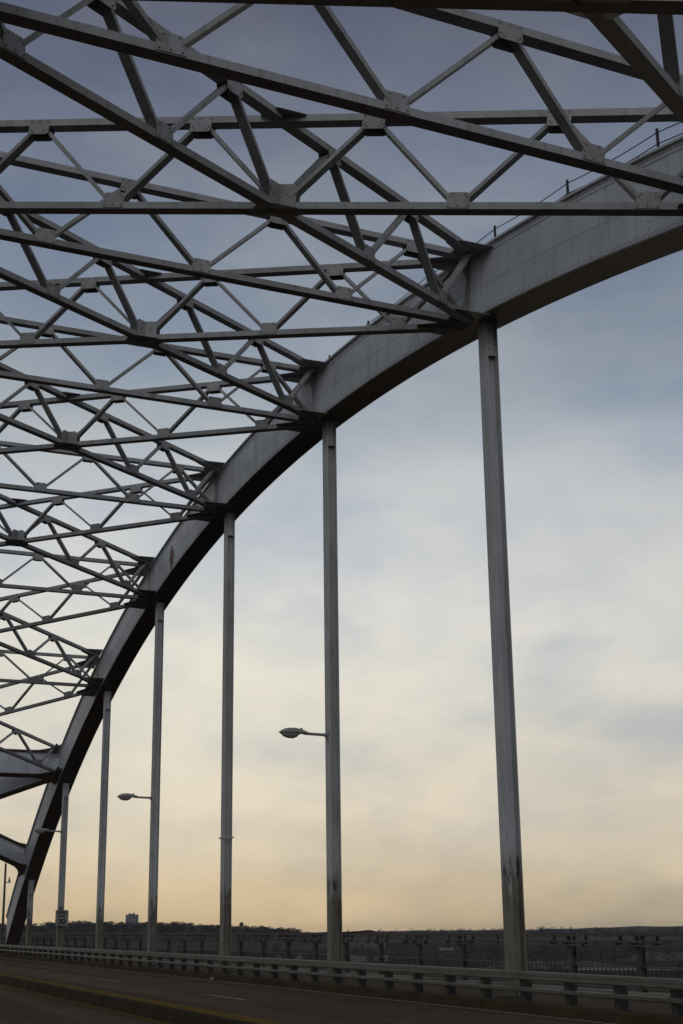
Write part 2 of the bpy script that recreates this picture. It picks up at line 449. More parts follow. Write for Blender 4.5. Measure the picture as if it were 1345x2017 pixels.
# ------------------------------------------------------------------ hangers
HL = {1: 'broadest grey steel hanger, nearest the camera, rust patches low on it',
      2: 'grey steel hanger carrying the nearest and largest street lamp',
      3: 'grey steel hanger with a small clamp band, between the two nearest lamp hangers',
      4: 'grey steel hanger carrying the middle street lamp, left of the clamp band hanger',
      5: 'plain grey steel hanger between the middle lamp hanger and the speed limit sign',
      6: 'grey steel hanger carrying the speed limit sign and the farthest lamp',
      7: 'shortest grey hanger, tight against the foot of the great arch at far left'}
for k in range(1, 8):
    x = XK(k); zb = zwalk(x); zt = zbot(x)+.01
    root = thing('hanger', HL[k], 'hanger', (x, -D, zb), 'upright hangers under the great arch')
    for s in (-1, 1):
        mb = MB(root.location); mb.box((x-.20, -D+s*.14-.012, zb+.0), (x+.20, -D+s*.14+.012, zt)); mb.build('flange', [M['hanger']], root)
    mb = MB(root.location); mb.box((x-.012, -D-.127, zb), (x+.012, -D+.127, zt)); mb.build('web', [M['hanger']], root)
    mb = MB(root.location)
    mb.box((x-.15, -D-.127, zt-.85-.08*(k % 2)), (x-.14, -D+.127, zt-.02))
    for i in range(4):
        for j in (-1, 1): mb.bolt((x-.15, -D+j*.08, zt-.78+i*.16), (-1, 0, 0), .016, .012)
    mb.build('end_plate', [M['hanger'], M['bolt']], root)
    mb = MB(root.location); mb.box((x-.30, -D-.25, zb-.002), (x+.30, -D+.25, zb+.03))
    for i in (-1, 1):
        mb.prism([(x-.205, -D+i*.13, zb+.03), (x-.205, -D+i*.13, zb+.30), (x-.28, -D+i*.13, zb+.03)], (0, i*.012, 0))
    mb.build('base_plate', [M['post']], root)
    if k == 3:
        mb = MB(root.location); z = 3.22
        for s in (-1, 1): mb.box((x-.235, -D+s*.165-.012, z), (x+.235, -D+s*.165+.012, z+.06))
        for s in (-1, 1): mb.box((x+s*.222-.012, -D-.21, z+.005), (x+s*.222+.012, -D+.21, z+.055))
        mb.build('clamp_band', [M['hanger']], root)
    if k in (2, 4, 6):
        mb = MB(root.location); mb.tube((x-.17, -D+.172, zb+.1), (x-.17, -D+.172, 5.5), .018, .018, 6); mb.build('conduit', [M['hanger']], root)

# ------------------------------------------------------------------ street lamps
def build_lamp(root):
    o = root.location; y0 = o.y; x = o.x; z = o.z
    mb = MB(o); mb.box((x-.09, y0, z-.16), (x+.09, y0+.02, z+.14)); mb.tube((x, y0+.02, z-.10), (x, y0+.13, z-.01), .022, .022, 6); mb.build('bracket', [M['lamp']], root)
    mb = MB(o); mb.tube((x, y0+.02, z), (x, y0+.76, z+.012), .046, .042, 8); mb.build('arm', [M['lamp']], root)
    # cobra head: lofted oval body
    prof = [(.60, .03, .03, .006), (.64, .05, .05, .008), (.72, .07, .075, .012), (.86, .11, .105, .020), (1.02, .145, .130, .024), (1.20, .158, .135, .020), (1.36, .138, .112, .012), (1.47, .088, .066, .0), (1.54, .02, .014, -.01)]
    mb = MB(o); P = []; F = []; N = 14
    for (yy, rw, rh, zc_) in prof:
        for i in range(N):
            th = 2*math.pi*i/N; s = math.sin(th)
            P.append((x+rw*math.cos(th), y0+yy, z+.012+zc_+(rh*s if s > 0 else rh*.40*s)))
    for i in range(len(prof)-1):
        for j in range(N): F.append((i*N+j, i*N+(j+1) % N, (i+1)*N+(j+1) % N, (i+1)*N+j))
    F += [tuple(range(N-1, -1, -1)), tuple(range((len(prof)-1)*N, len(prof)*N))]
    mb.face_block(P, F); mb.box((x-.03, y0+.80, z+.10), (x+.03, y0+.87, z+.165))
    head = mb.build('lamp_head', [M['lamp']], root, smooth=True)
    prof = [(.92, .09, .03), (.98, .115, .095), (1.10, .130, .140), (1.25, .127, .138), (1.38, .10, .10), (1.47, .05, .03)]
    mb = MB(o); P = []; F = []; N = 9
    for (yy, rw, rh) in prof:
        for i in range(N):
            th = math.pi + math.pi*i/(N-1); P.append((x+rw*math.cos(th), y0+yy, z-.008+rh*math.sin(th)))
    for i in range(len(prof)-1):
        for j in range(N-1): F.append((i*N+j, i*N+j+1, (i+1)*N+j+1, (i+1)*N+j))
    mb.face_block(P, F); mb.build('lens', [M['lens']], head, smooth=True)
LL = {2: 'nearest and largest cobra head street lamp on a short arm from its hanger', 4: 'middle sized cobra head street lamp above the far apartment tower',
      6: 'smallest street lamp, seen against the foot of the great arch'}
src = thing('street_lamp', LL[2], 'street lamp', (XK(2), -D+.153, 5.56), 'street lamps on the hangers')
build_lamp(src)
for k in (4, 6):
    r = src.copy(); C.objects.link(r); r.location = (XK(k)-.0, -D+.153, 5.63); r['label'] = LL[k]
    for ch in list(src.children):
        c = ch.copy(); C.objects.link(c); c.parent = r
        for g in list(ch.children):
            d = g.copy(); C.objects.link(d); d.parent = c

# ------------------------------------------------------------------ speed limit sign
def text_mesh(mb, body, size, cx, cz, x, ybase, mat=0, depth=.004, sx=1.0):
    cu = bpy.data.curves.new('lettering', 'FONT'); cu.body = body; cu.size = size; cu.align_x = 'CENTER'; cu.align_y = 'CENTER'
    cu.offset = .012*size/.3
    ob = bpy.data.objects.new('lettering', cu); C.objects.link(ob)
    dg = bpy.context.evaluated_depsgraph_get(); me = ob.evaluated_get(dg).to_mesh()
    vs = [v.co.copy() for v in me.vertices]; fs = [tuple(p.vertices) for p in me.polygons]
    ob.evaluated_get(dg).to_mesh_clear(); bpy.data.objects.remove(ob); bpy.data.curves.remove(cu)
    # text x axis -> world -y (viewer looks along +x), text y -> z
    mb.face_block([(x, ybase - v.x*sx, cz + v.y) for v in vs], fs, mat)
x = XK(6)-.26; yc = -D-.03; zc = .805
sg = thing('speed_limit_sign', 'small white speed limit 30 sign strapped to a hanger', 'sign', (x, yc, zc-.43))
mb = MB(sg.location)
hw, hh, r = .365, .435, .05
pts = []
for (sy, sz, a0) in ((1, 1, 0), (-1, 1, 90), (-1, -1, 180), (1, -1, 270)):
    for i in range(4):
        a = R(a0+30*i); pts.append((x, yc+sy*(hw-r)+r*math.cos(a), zc+sz*(hh-r)+r*math.sin(a)))
mb.prism(pts, (.006, 0, 0)); panel = mb.build('sign_panel', [M['signwhite']], sg)
mb = MB(sg.location)
text_mesh(mb, 'SPEED', .185, 0, zc+.285, x-.003, yc, sx=.95)
text_mesh(mb, 'LIMIT', .185, 0, zc+.095, x-.003, yc, sx=.95)
text_mesh(mb, '30', .40, 0, zc-.20, x-.003, yc, sx=1.05)
mb.build('lettering', [M['signblack']], panel)
mb = MB(sg.location)
bw = .018
for (a0, a1, b0, b1) in ((-hw+.02, hw-.02, hh-.035, hh-.02), (-hw+.02, hw-.02, -hh+.02, -hh+.035), (-hw+.02, -hw+.035, -hh+.036, hh-.036), (hw-.035, hw-.02, -hh+.036, hh-.036)):
    mb.box((x-.004, yc+a0, zc+b0), (x-.0015, yc+a1, zc+b1))
mb.build('border', [M['signblack']], panel)
for dz in (-.25, .25):
    mb = MB(sg.location); mb.box((x+.007, yc-.3, zc+dz-.02), (x+.055, yc+.3, zc+dz+.02)); mb.build('mounting_strap', [M['post']], sg)

# ------------------------------------------------------------------ portal of plate girders (panel points 6 and 7)
root = thing('portal_brace', 'solid plate girder portal joining the foot of the great arch', 'portal frame', (NB[6].x, YM, NB[6].y))
def plate_girder(A, B, nrm, depth_dir, depth, name, flare0, flare1, stiff=True):
    """I girder with curved flares at the ends; A,B = lower line ends"""
    A, B = Vector(A), Vector(B); e = (B-A).normalized(); L = (B-A).length
    nrm = Vector(nrm).normalized(); dd = Vector(depth_dir).normalized()
    N = 44; us = [L*i/N for i in range(N+1)]
    def fl(t):
        f = 0
        if flare0 and t < 1.5: f += .80*(1-t/1.5)**2.0
        if flare1 and L-t < 1.5: f += .80*(1-(L-t)/1.5)**2.0
        return f
    lo = [A + e*t for t in us]; hi = [A + e*t + dd*depth for t in us]
    mb = MB(root.location)
    P = []; F = []
    for a, b in zip(lo, hi): P += [a - nrm*.01, b - nrm*.01, b + nrm*.01, a + nrm*.01]
    for i in range(N):
        for j in range(4): F.append((4*i+j, 4*i+(j+1) % 4, 4*i+4+(j+1) % 4, 4*i+4+j))
    F += [(0,1,2,3), (4*N+3, 4*N+2, 4*N+1, 4*N)]
    mb.face_block(P, F)
    if stiff:
        t = 1.9
        while t < L-1.5:
            a = A + e*t; mb.bar(a - nrm*.05 + dd*.02, a - nrm*.05 + dd*(depth-.02), nrm, .079, .04)
            t += 2.35
    mb.build('web_plate', [M['arch']], root)
    for line, s in ((lo, -1), (hi, 1)):
        mb = MB(root.location); P = []; F = []
        for i, p in enumerate(line):
            t = (line[min(i+1, N)] - line[max(i-1, 0)]).normalized(); u = nrm.cross(t)
            if u.dot(dd) < 0: u = -u
            q = p - u*(.0 if s < 0 else -.001)
            o0 = u*(-.05 if s < 0 else 0.0); o1 = u*(0.0 if s < 0 else .05)
            h = .22 + fl(us[i]); P += [q + o0 - nrm*h, q + o1 - nrm*h, q + o1 + nrm*h, q + o0 + nrm*h]
        for i in range(N):
            for j in range(4): F.append((4*i+j, 4*i+(j+1) % 4, 4*i+4+(j+1) % 4, 4*i+4+j))
        F += [(0,1,2,3), (4*N+3, 4*N+2, 4*N+1, 4*N)]
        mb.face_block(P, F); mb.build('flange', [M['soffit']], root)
dv = Vector((NTP[6].x-NB[6].x, 0, NTP[6].y-NB[6].y))
y0, y1 = -D+.435, W-.435
plate_girder((NB[6].x, y0, NB[6].y), (NB[6].x, y1, NB[6].y), (dv.z, 0, -dv.x), dv, 1.5, 'strut', True, True)
for (a, b) in ((6, 7), (7, 6)):
    A = Vector((NB[a].x, y0, NB[a].y)); B = Vector((NB[b].x, y1, NB[b].y))
    C0 = Vector((NB[7].x-NB[6].x, 0, NB[7].y-NB[6].y))
    e = (B-A).normalized(); dn = Vector((-C0.z, 0, C0.x)).normalized()   # normal of the sloping panel
    if dn.z < 0: dn = -dn
    nr = e.cross(dn); nr = nr if nr.x > 0 else -nr
    sh = .004 if a == 6 else -.004
    plate_girder(A - e*.45 + dn*sh, B + e*.45 + dn*sh, nr, dn, 1.5 if a == 6 else 1.42, 'diagonal', True, True, False)

# ------------------------------------------------------------------ deck
def strip(mb, x0, x1, y0, y1, f, thick, n=24, mat=0):
    P = []; F = []
    for i in range(n+1):
        x = x0+(x1-x0)*i/n; P += [(x, y0, f(x)-thick), (x, y1, f(x)-thick), (x, y1, f(x)), (x, y0, f(x))]
    for i in range(n):
        for j in range(4): F.append((4*i+j, 4*i+(j+1) % 4, 4*i+4+(j+1) % 4, 4*i+4+j))
    F += [(3,2,1,0), (4*n, 4*n+1, 4*n+2, 4*n+3)]
    mb.face_block(P, F, mat)
X0, X1 = -40, 260
mb = MB(); strip(mb, X0, X1, -13.45, -1.2, zroad, .5); road = tag(mb.build('road', [M['road']]), kind='structure')
for y, w in ((-13.22, .11),):
    mb = MB()
    strip(mb, X0, X1, y-w/2, y+w/2, lambda x: zroad(x)+.005, .003); mb.build('edge_line', [M['white']], road)
mb = MB(); strip(mb, X0, X1, -6.62, -6.50, lambda x: zroad(x)+.005, .003); mb.build('yellow_line', [M['yellow']], road)
mb = MB(); strip(mb, X0, X1, -7.62, -7.50, lambda x: zroad(x)+.005, .003); mb.build('yellow_line', [M['yellow']], road)
x = 30.1-6*12.2
for i in range(20):
    if 5 < x < 130:
        mb = MB(); strip(mb, x, x+3.05, -10.36, -10.25, lambda q: zroad(q)+.005, .003, 2); mb.build('lane_line', [M['white']], road)
    x += 12.2
md = MB(); P = [(-6.70, 0), (-6.78, .21), (-6.86, .235), (-7.26, .235), (-7.34, .21), (-7.42, 0)]
n = 60; pts = []; F = []
for i in range(n+1):
    x = X0+(X1-X0)*i/n
    pts += [(x, y, zroad(x)-.002+h) for y, h in P]
k = len(P)
for i in range(n):
    for j in range(k-1): F.append((i*k+j, i*k+j+1, (i+1)*k+j+1, (i+1)*k+j))
md.face_block(pts, F)
M['median'] = conc('median_concrete', (.026, .019, .011, 1), (.05, .036, .02, 1))
med = tag(md.build('median', [M['median']]), kind='structure')
mb = MB(); strip(mb, X0, X1, -7.25, -6.87, lambda x: zroad(x)+.238, .003, 60); mb.build('yellow_paint', [M['yellow']], med)
mb = MB()
strip(mb, X0, X1, -16.25, -13.72, zwalk, .45); sw = tag(mb.build('sidewalk', [M['walk']]), kind='structure')
mb = MB(); P = [(-13.45, -.25), (-13.48, .0), (-13.52, .025), (-13.718, .025)]
pts = []; F = []; k = len(P)
for i in range(n+1):
    x = X0+(X1-X0)*i/n; pts += [(x, y, zwalk(x)+h-.003) for y, h in P]
for i in range(n):
    for j in range(k-1): F.append((i*k+j, i*k+j+1, (i+1)*k+j+1, (i+1)*k+j))
mb.face_block(pts, F); tag(mb.build('kerb', [M['kerb']]), kind='structure')
mb = MB(); strip(mb, X0, X1, -16.72, -16.252, lambda x: zwalk(x)+.12, .6); mb.build('sidewalk_edge', [M['lightkerb']], sw)
mb = MB(); strip(mb, X0, X1, -1.19, 2.6, zwalk, .45); tag(mb.build('sidewalk', [M['walk']]), kind='structure')

lx, ly = 42.2, -13.35; lr = random.Random(5)
mb = MB((lx, ly, zroad(lx))); P = []; F = []
for i in range(7):
    for j in range(5): P.append((lx+i*.045-.13+lr.uniform(-.02, .02), ly+j*.035-.07+lr.uniform(-.02, .02), zroad(lx)+.01+lr.uniform(0, .09)))
for i in range(6):
    for j in range(4): F.append((i*5+j, (i+1)*5+j, (i+1)*5+j+1, i*5+j+1))
mb.face_block(P, F); tag(mb.build('litter', [M['signwhite']]), 'small crumpled scrap of white litter against the kerb', 'litter')
# ------------------------------------------------------------------ guardrail
gr = thing('guardrail', 'pale two beam guardrail on dark posts between road and hangers', 'guardrail', (30, -13.62, zwalk(30)))
def beam(z0, z1, y0, y1, name, cuts):
    for (a, b) in cuts:
        mb = MB(gr.location); P = []; F = []
        prof = [(y0, z0+.015), (y0+.012, z0), (y1-.02, z0), (y1, z0+.025), (y1, (z0+z1)/2-.012), (y1-.008, (z0+z1)/2), (y1, (z0+z1)/2+.012), (y1, z1-.02), (y1-.02, z1), (y0, z1)]
        k = len(prof); nn = max(2, int((b-a)/4))
        for i in range(nn+1):
            x = a+(b-a)*i/nn; P += [(x, y, z+GRADE*x) for y, z in prof]
        for i in range(nn):
            for j in range(k): F.append((i*k+j, i*k+(j+1) % k, (i+1)*k+(j+1) % k, (i+1)*k+j))
        F += [tuple(range(k-1, -1, -1)), tuple(range(nn*k, nn*k+k))]
        mb.face_block(P, F)
        bx = a+.4
        i0 = math.ceil((a-18.31)/1.62)
        xx = 18.31+1.62*i0
        while xx < min(b, 60):
            for d in (-.06, .06):
                mb.bolt((xx+d, y1, (z0+z1)/2+GRADE*xx+(.045 if d < 0 else -.045)), (0, 1, 0), .016, .012)
            xx += 1.62
        mb.build(name, [M['guard'], M['bolt']], gr)
CUT = [(2, 19.0), (19.02, 42.95), (42.98, 66.9), (66.93, 110)]
beam(-.90, -1.068 + .0, -13.76, -13.62, 'upper_beam', CUT) if False else beam(-1.068, -.898, -13.77, -13.63, 'upper_beam', CUT)
beam(-1.29, -1.207, -13.75, -13.63, 'lower_beam', CUT)
for i in range(-9, 52):
    x = 18.31+1.62*i
    mb = MB(gr.location); z = zwalk(x)
    g = GRADE*x
    mb.box((x-.085, -13.95, z-.002), (x+.085, -13.775, -.95+g))
    mb.box((x-.12, -14.0, z-.002), (x+.12, -13.72, z+.025))
    mb.box((x-.085, -13.776, -1.28+g), (x+.085, -13.752, -1.215+g))
    mb.build('post', [M['post']], gr)

# ------------------------------------------------------------------ pedestrian railing along the outer edge
pr = thing('pedestrian_railing', 'rusty pedestrian railing with pickets along the outer edge of the bridge', 'railing', (30, -16.5, zwalk(30)))
def rstrip(nm, y0, y1, z0, z1, mat=M['rail']):
    mb = MB(pr.location); strip(mb, 4, 135, y0, y1, lambda x: z1+GRADE*x, z1-z0, 30); mb.build(nm, [mat], pr)
rstrip('top_rail', -16.56, -16.44, -.255, -.195)
rstrip('second_rail', -16.40, -16.34, -.40, -.355)
rstrip('second_rail', -16.40, -16.34, -.475, -.435)
rstrip('mid_rail', -16.53, -16.47, -.90, -.87)
rstrip('bottom_rail', -16.53, -16.47, -1.33, -1.30)
for i in range(-6, 42):
    x = 22.91+2.58*i; g = GRADE*x
    mb = MB(pr.location)
    mb.box((x-.055, -16.44, zwalk(x)+.118), (x+.055, -16.425, -.50+g))
    mb.box((x-.008, -16.56, zwalk(x)+.118), (x+.008, -16.44, -.50+g))
    mb.box((x-.055, -16.575, zwalk(x)+.118), (x+.075, -16.56, -.26+g))
    mb.box((x-.09, -16.425, -.80+g), (x+.09, -16.41, -.70+g))
    post = mb.build('post', [M['rail']], pr)
    mb = MB(pr.location)
    mb.box((x-.06, -16.43, -.50+g), (x+.05, -16.335, -.478+g)); mb.box((x-.05, -16.438, -.434+g), (x+.05, -16.401, -.26+g))
    mb.prism([(x+.06, -16.41, -.47+g), (x+.20, -16.41, -.42+g), (x+.18, -16.41, -.36+g), (x+.06, -16.41, -.40+g)], (0, .03, 0))
    mb.build('bracket', [M['railrust']], post)
for i in range(-6, 90):
    x = 22.91+1.29*i+.6
    if rnd.random() < .8:
        mb = MB(pr.location)
        g = GRADE*x; w = rnd.uniform(.03, .07); mb.box((x-w, -16.425, -.434+g-rnd.choice((0, .0, .06))), (x+w, -16.338+rnd.uniform(0, .01), -.401+g)); mb.box((x-w*.8, -16.43, -.434+g), (x+w*.4, -16.402, -.256+g))
        mb.build('spacer_block', [M['railrust']], pr)
mb = MB(pr.location); x = 5.0
while x < 120:
    g = GRADE*x; mb.box((x-.006, -16.507, -1.299+g), (x+.006, -16.494, -.901+g)); x += .16
mb.build('pickets', [M['cable']], pr)
lb = MB((37.4, -16.5, -.15)); lb.bar((39.9, -16.47, -.135), (36.35, -16.47, -.062), (0, 1, 0), .10, .05); 
tag(lb.build('loose_rail', [M['railrust']]), 'short dark loose rail end tilted up above the pedestrian railing', 'rail piece')

# ------------------------------------------------------------------ lamp pole beyond the arch foot
pl = thing('light_pole', 'slim dark pole with a small device, beyond the great arch foot', 'pole', (96, -14.66, zwalk(96)))
mb = MB(pl.location); mb.tube((96, -14.66, zwalk(96)), (96, -14.64, 4.9), .10, .07, 10); mb.build('shaft', [M['post']], pl)
mb = MB(pl.location)
mb.tube((96, -14.72, 3.55), (96, -14.95, 3.55), .035, .035, 6); mb.tube((96, -14.95, 3.52), (96, -14.95, 3.72), .10, .09, 8)
mb.tube((96, -14.95, 3.72), (96, -14.95, 3.92), .06, .055, 8)
mb.build('side_lantern', [M['lamp']], pl)

# ------------------------------------------------------------------ land beyond
F_ = Vector((.8900, -.3800, .2510)); 
ZG = -24.0
def ground_mat():
    m = bpy.data.materials.new('winter_ground'); nt = NT(m)
    pos = nt.add('ShaderNodeNewGeometry').outputs['Position']
    a = nt.noise(pos, .006, 6, .6); b = nt.noise(pos, .03, 5, .6)
    c = nt.mix(nt.ramp(a, [(.4, G(0)), (.6, G(1))]), (.030, .026, .023, 1), (.042, .036, .031, 1))
    c = nt.mix(nt.ramp(b, [(.5, G(0)), (.65, G(1))]), c, (.026, .031, .018, 1))
    finish(nt, c, 1, spec=.02); return m
M['ground'] = ground_mat()
mb = MB(); N = 40
P = []; F = []
for i in range(N+1):
    for j in range(N+1):
        x = -700 + 7700*i/N; y = -5200+8400*j/N; P.append((x, y, ZG))
for i in range(N):
    for j in range(N): F.append((i*(N+1)+j, (i+1)*(N+1)+j, (i+1)*(N+1)+j+1, i*(N+1)+j+1))
mb.face_block(P, F); tag(mb.build('ground', [M['ground']]), kind='structure')
# camera basis, only used to turn bearings read off the photograph into places on the land
RR = Vector((-.39, -.921, -.012)); UU = Vector((-.236, .087, .968)); FPX = 2520.4; PPX, PPY = 667.3, 1176.9
def ray(px, py): return F_ + RR*((px-PPX)/FPX) - UU*((py-PPY)/FPX)
def on_ground(px, py, z=ZG):
    r = ray(px, py); return r*(z/r.z)
def at_dist(px, dist, z):
    """point over bearing px at horizontal distance dist and height z"""
    r = ray(px, 1832); h = math.hypot(r.x, r.y); return Vector((r.x/h*dist, r.y/h*dist, z))
def horizon(px): return 1839 - 16.7*px/1345
def height_at(px, py, dist): return (horizon(px)-py)/2743*dist
M['wood'] = plain('winter_wood', (.038, .032, .027, 1), .95, .35, .05)
M['twig'] = plain('bare_twigs', (.050, .042, .036, 1), .95, .3, .3)
M['bark'] = plain('bark', (.055, .045, .038, 1), .95, .3, 2)
M['field'] = plain('green_field', (.024, .034, .013, 1), .95, .25, .02)
M['evergreen'] = plain('evergreen_foliage', (.022, .032, .018, 1), .95, .3, .5)
# ridges
def ridge(profile, dist, depth, name, drop=0):
    mb = MB(); P = []; F = []
    xs = [profile[0][0] + (profile[-1][0]-profile[0][0])*i/120 for i in range(121)]
    def top(px):
        for (a, ya), (b, yb) in zip(profile, profile[1:]):
            if a <= px <= b: t = (px-a)/(b-a); t = t*t*(3-2*t); return ya+(yb-ya)*t
        return profile[-1][1]
    for px in xs:
        zt = height_at(px, top(px), dist) - drop + 1.5*math.sin(px*.071)+1.0*math.sin(px*.19+1)
        zt = max(zt, ZG+.5)
        for f, zz in ((-depth*.5, ZG-1), (-depth*.12, ZG+(zt-ZG)*.75), (0, zt), (depth*.4, zt*.9+ZG*.1), (depth, ZG-1)):
            p = at_dist(px, dist+f, zz); P.append(tuple(p))
    for i in range(120):
        for j in range(4): F.append((i*5+j, (i+1)*5+j, (i+1)*5+j+1, i*5+j+1))
    mb.face_block(P, F); tag(mb.build(name, [M['wood']]), kind='structure'); return top
near = [(-700, 1822), (-100, 1820), (60, 1817), (150, 1812), (260, 1815), (330, 1814), (440, 1821), (520, 1823), (570, 1827), (620, 1836), (760, 1846)]
ND = 1900
top_n = ridge(near, ND, 500, 'hills', drop=4)
far = [(-900, 1836), (200, 1834), (560, 1834), (700, 1832), (900, 1829), (1000, 1829), (1150, 1825), (1250, 1822), (1345, 1821), (1700, 1819), (2600, 1812)]
top_f = ridge(far, 5200, 900, 'hills', drop=6)
mid = [(560, 1845), (700, 1834), (840, 1832), (950, 1831), (1090, 1829), (1200, 1830), (1345, 1829), (1700, 1827), (2400, 1822)]
top_m = ridge(mid, 2600, 500, 'hills', drop=7)

def twig_tree(mb, base, h, w, n, rr, mat=0, size=1.0, low=.2, fat=1.0):
    """bare crown for a far tree: many thin slivers in an uneven crown plus a trunk"""
    b = Vector(base)
    mb.tube(b, b+Vector((0, 0, h*.55)), h*.022, h*.010, 5, 1)
    for i in range(n):
        th = rr.uniform(0, 6.283); q = rr.random()**.6; zz = rr.uniform(low, 1.0)
        rad = w*q*math.sin(math.pi*max(.08, min(1, zz*.9)))**.7
        c = b+Vector((rad*math.cos(th), rad*math.sin(th), h*zz))
        d = Vector((rr.gauss(0, 1), rr.gauss(0, 1), rr.gauss(.6, .8))).normalized()*h*rr.uniform(.05, .12)*size
        s = d.cross(Vector((rr.gauss(0, 1), rr.gauss(0, 1), rr.gauss(0, 1)))).normalized()*h*rr.uniform(.012, .035)*size*fat
        mb.face_block([c-d-s*.3, c-d+s*.3, c+s, c+d, c-s], [(0, 1, 2, 3, 4)], mat)
wr = random.Random(3)
mb = MB()
for i in range(900):
    px = wr.uniform(-60, 640); dd = wr.uniform(-150, 60)
    ztop_ = height_at(px, top_n(px), ND) - 6
    t = 1-max(0, -dd)/250
    z = ZG+(ztop_-ZG)*(t if dd < 0 else 1) - 2.5
    twig_tree(mb, at_dist(px, ND+dd, z), wr.uniform(5, 8.5), wr.uniform(4.5, 7), 110, wr, 0, 1.0, .0, 2.2)
tag(mb.build('wooded_bluff', [M['twig'], M['bark']]), 'dark leafless wood covering the low bluff on the left horizon', 'woodland', kind='stuff')
mb = MB()
for i in range(700):
    px = wr.uniform(560, 1480); dd = wr.uniform(-160, 40)
    z = height_at(px, top_m(px), 2600) - 10 + min(0, dd)*.05
    twig_tree(mb, at_dist(px, 2600+dd, z), wr.uniform(7, 14), wr.uniform(5, 9), 70, wr, 0, .8, .05, 1.5)
tag(mb.build('distant_treeline', [M['twig'], M['bark']]), 'thin distant line of leafless trees along the right horizon', 'woodland', kind='stuff')
mb = MB()
for i in range(300):
    px = wr.uniform(30, 1450); dist = wr.uniform(650, 1500)
    twig_tree(mb, at_dist(px, dist, ZG), wr.uniform(6, 12), wr.uniform(3, 6), 34, wr, 0, 1.2)
tag(mb.build('valley_scrub', [M['twig'], M['bark']]), 'dark leafless scrub filling the valley floor behind the railing', 'scrub', kind='stuff')
# field, road and pale bank seen through the railing
def quad(name, pts, mat, z):
    mb = MB(); P = [on_ground(a, b, z) for a, b in pts]; mb.face_block(P, [tuple(range(len(P)))])
    return tag(mb.build(name, [mat]), kind='structure')
quad('field', [(1215, 1893), (1460, 1893), (1460, 1873), (1270, 1876)], M['field'], ZG+.02)
quad('field', [(955, 1908), (1230, 1908), (1180, 1893), (975, 1893)], M['field'], ZG+.03)
quad('path', [(1130, 1911), (1480, 1911), (1480, 1905), (1130, 1906)], conc('pale_dirt', (.16, .13, .11, 1), (.24, .2, .17, 1), .05), ZG+.04)

# individual bare trees beyond the railing
def branch_tree(seed, h):
    rr = random.Random(seed); tb = MB(); cb = MB()
    def grow(p, d, l, r, depth):
        q = p + d*l
        (tb if depth < 2 else cb).tube(p, q, r, r*.62, 5 if depth < 3 else 3)
        if depth >= 5: return
        for i in range(rr.choice((2, 3)) if depth else 4):
            nd = (d + Vector((rr.gauss(0, .55), rr.gauss(0, .55), rr.gauss(.12, .25)))).normalized()
            grow(p + d*l*rr.uniform(.65, 1), nd, l*rr.uniform(.6, .82), r*.58, depth+1)
    grow(Vector((0, 0, 0)), Vector((0, 0, 1)), h*.26, h*.016, 0)
    return tb, cb
kinds = []
for s in (11, 12, 13):
    kinds.append(branch_tree(s, 12))
TREES = [  # px bearing, distance, height, kind, label
 (1083, 330, 15.5, 0, 'forked leafless tree standing just right of the nearest hanger, beyond the railing'),
 (1152, 420, 15, 1, 'leafless tree behind the railing, just right of the forked tree'),
 (1205, 380, 12, 2, 'slender leafless tree behind the railing, in front of the green field'),
 (1330, 520, 17, 0, 'leafless tree at the right edge of the photo, behind the railing'),
 (960, 460, 15, 1, 'leafless tree behind the railing just left of the nearest hanger'),
 (795, 520, 17, 2, 'leafless tree behind the railing, left of the red shed'),
 (700, 480, 15, 0, 'leafless tree behind the long white building'),
 (520, 560, 16, 1, 'leafless tree behind the railing, left of the small white gabled house'),
 (385, 700, 17, 2, 'leafless tree beyond the railing, right of the middle lamp hanger'),
]
for (px, dist, h, kd, lab) in TREES:
    p = at_dist(px, dist, ZG)
    root = thing('bare_tree', lab, 'tree', p, 'bare trees beyond the railing')
    s = h/12
    for mbk, nm in ((kinds[kd][0], 'trunk'), (kinds[kd][1], 'crown')):
        if isinstance(mbk, MB):
            ob = mbk.build(nm, [M['bark'] if nm == 'trunk' else M['twig']])
            if nm == 'trunk': ob.parent = root; kinds[kd] = (ob, kinds[kd][1])
            else: ob.parent = root; kinds[kd] = (kinds[kd][0], ob)
        else:
            ob = mbk.copy(); C.objects.link(ob); ob.parent = root
        ob.location = (0, 0, 0)
    root.scale = (s, s, s); root.rotation_euler = (0, 0, px*.37)
SKY = [(84, 1750, 18, 0, 'tall leafless tree on the bluff left of the speed limit sign'),
       (418, 1750, 17, 1, 'leafless tree poking above the bluff just left of the clamp band hanger'),
       (870, 2300, 18, 2, 'lone leafless tree on the skyline above the red shed'),
       (1100, 1500, 16, 0, 'spreading leafless tree on the skyline right of the nearest hanger'),
       (955, 1500, 16, 1, 'leafless tree on the skyline close left of the nearest hanger')]
for (px, dist, h, kd, lab) in SKY:
    ztip = height_at(px, {84: 1808, 418: 1812, 870: 1822, 1100: 1819, 955: 1820}[px], dist)
    root = thing('bare_tree', lab, 'tree', at_dist(px, dist, ztip-h*1.0), 'bare trees on the skyline')
    for obk in kinds[kd]:
        ob = obk.copy(); C.objects.link(ob); ob.parent = root
    s = h/12; root.scale = (s*1.2, s*1.2, s); root.rotation_euler = (0, 0, px*.37)

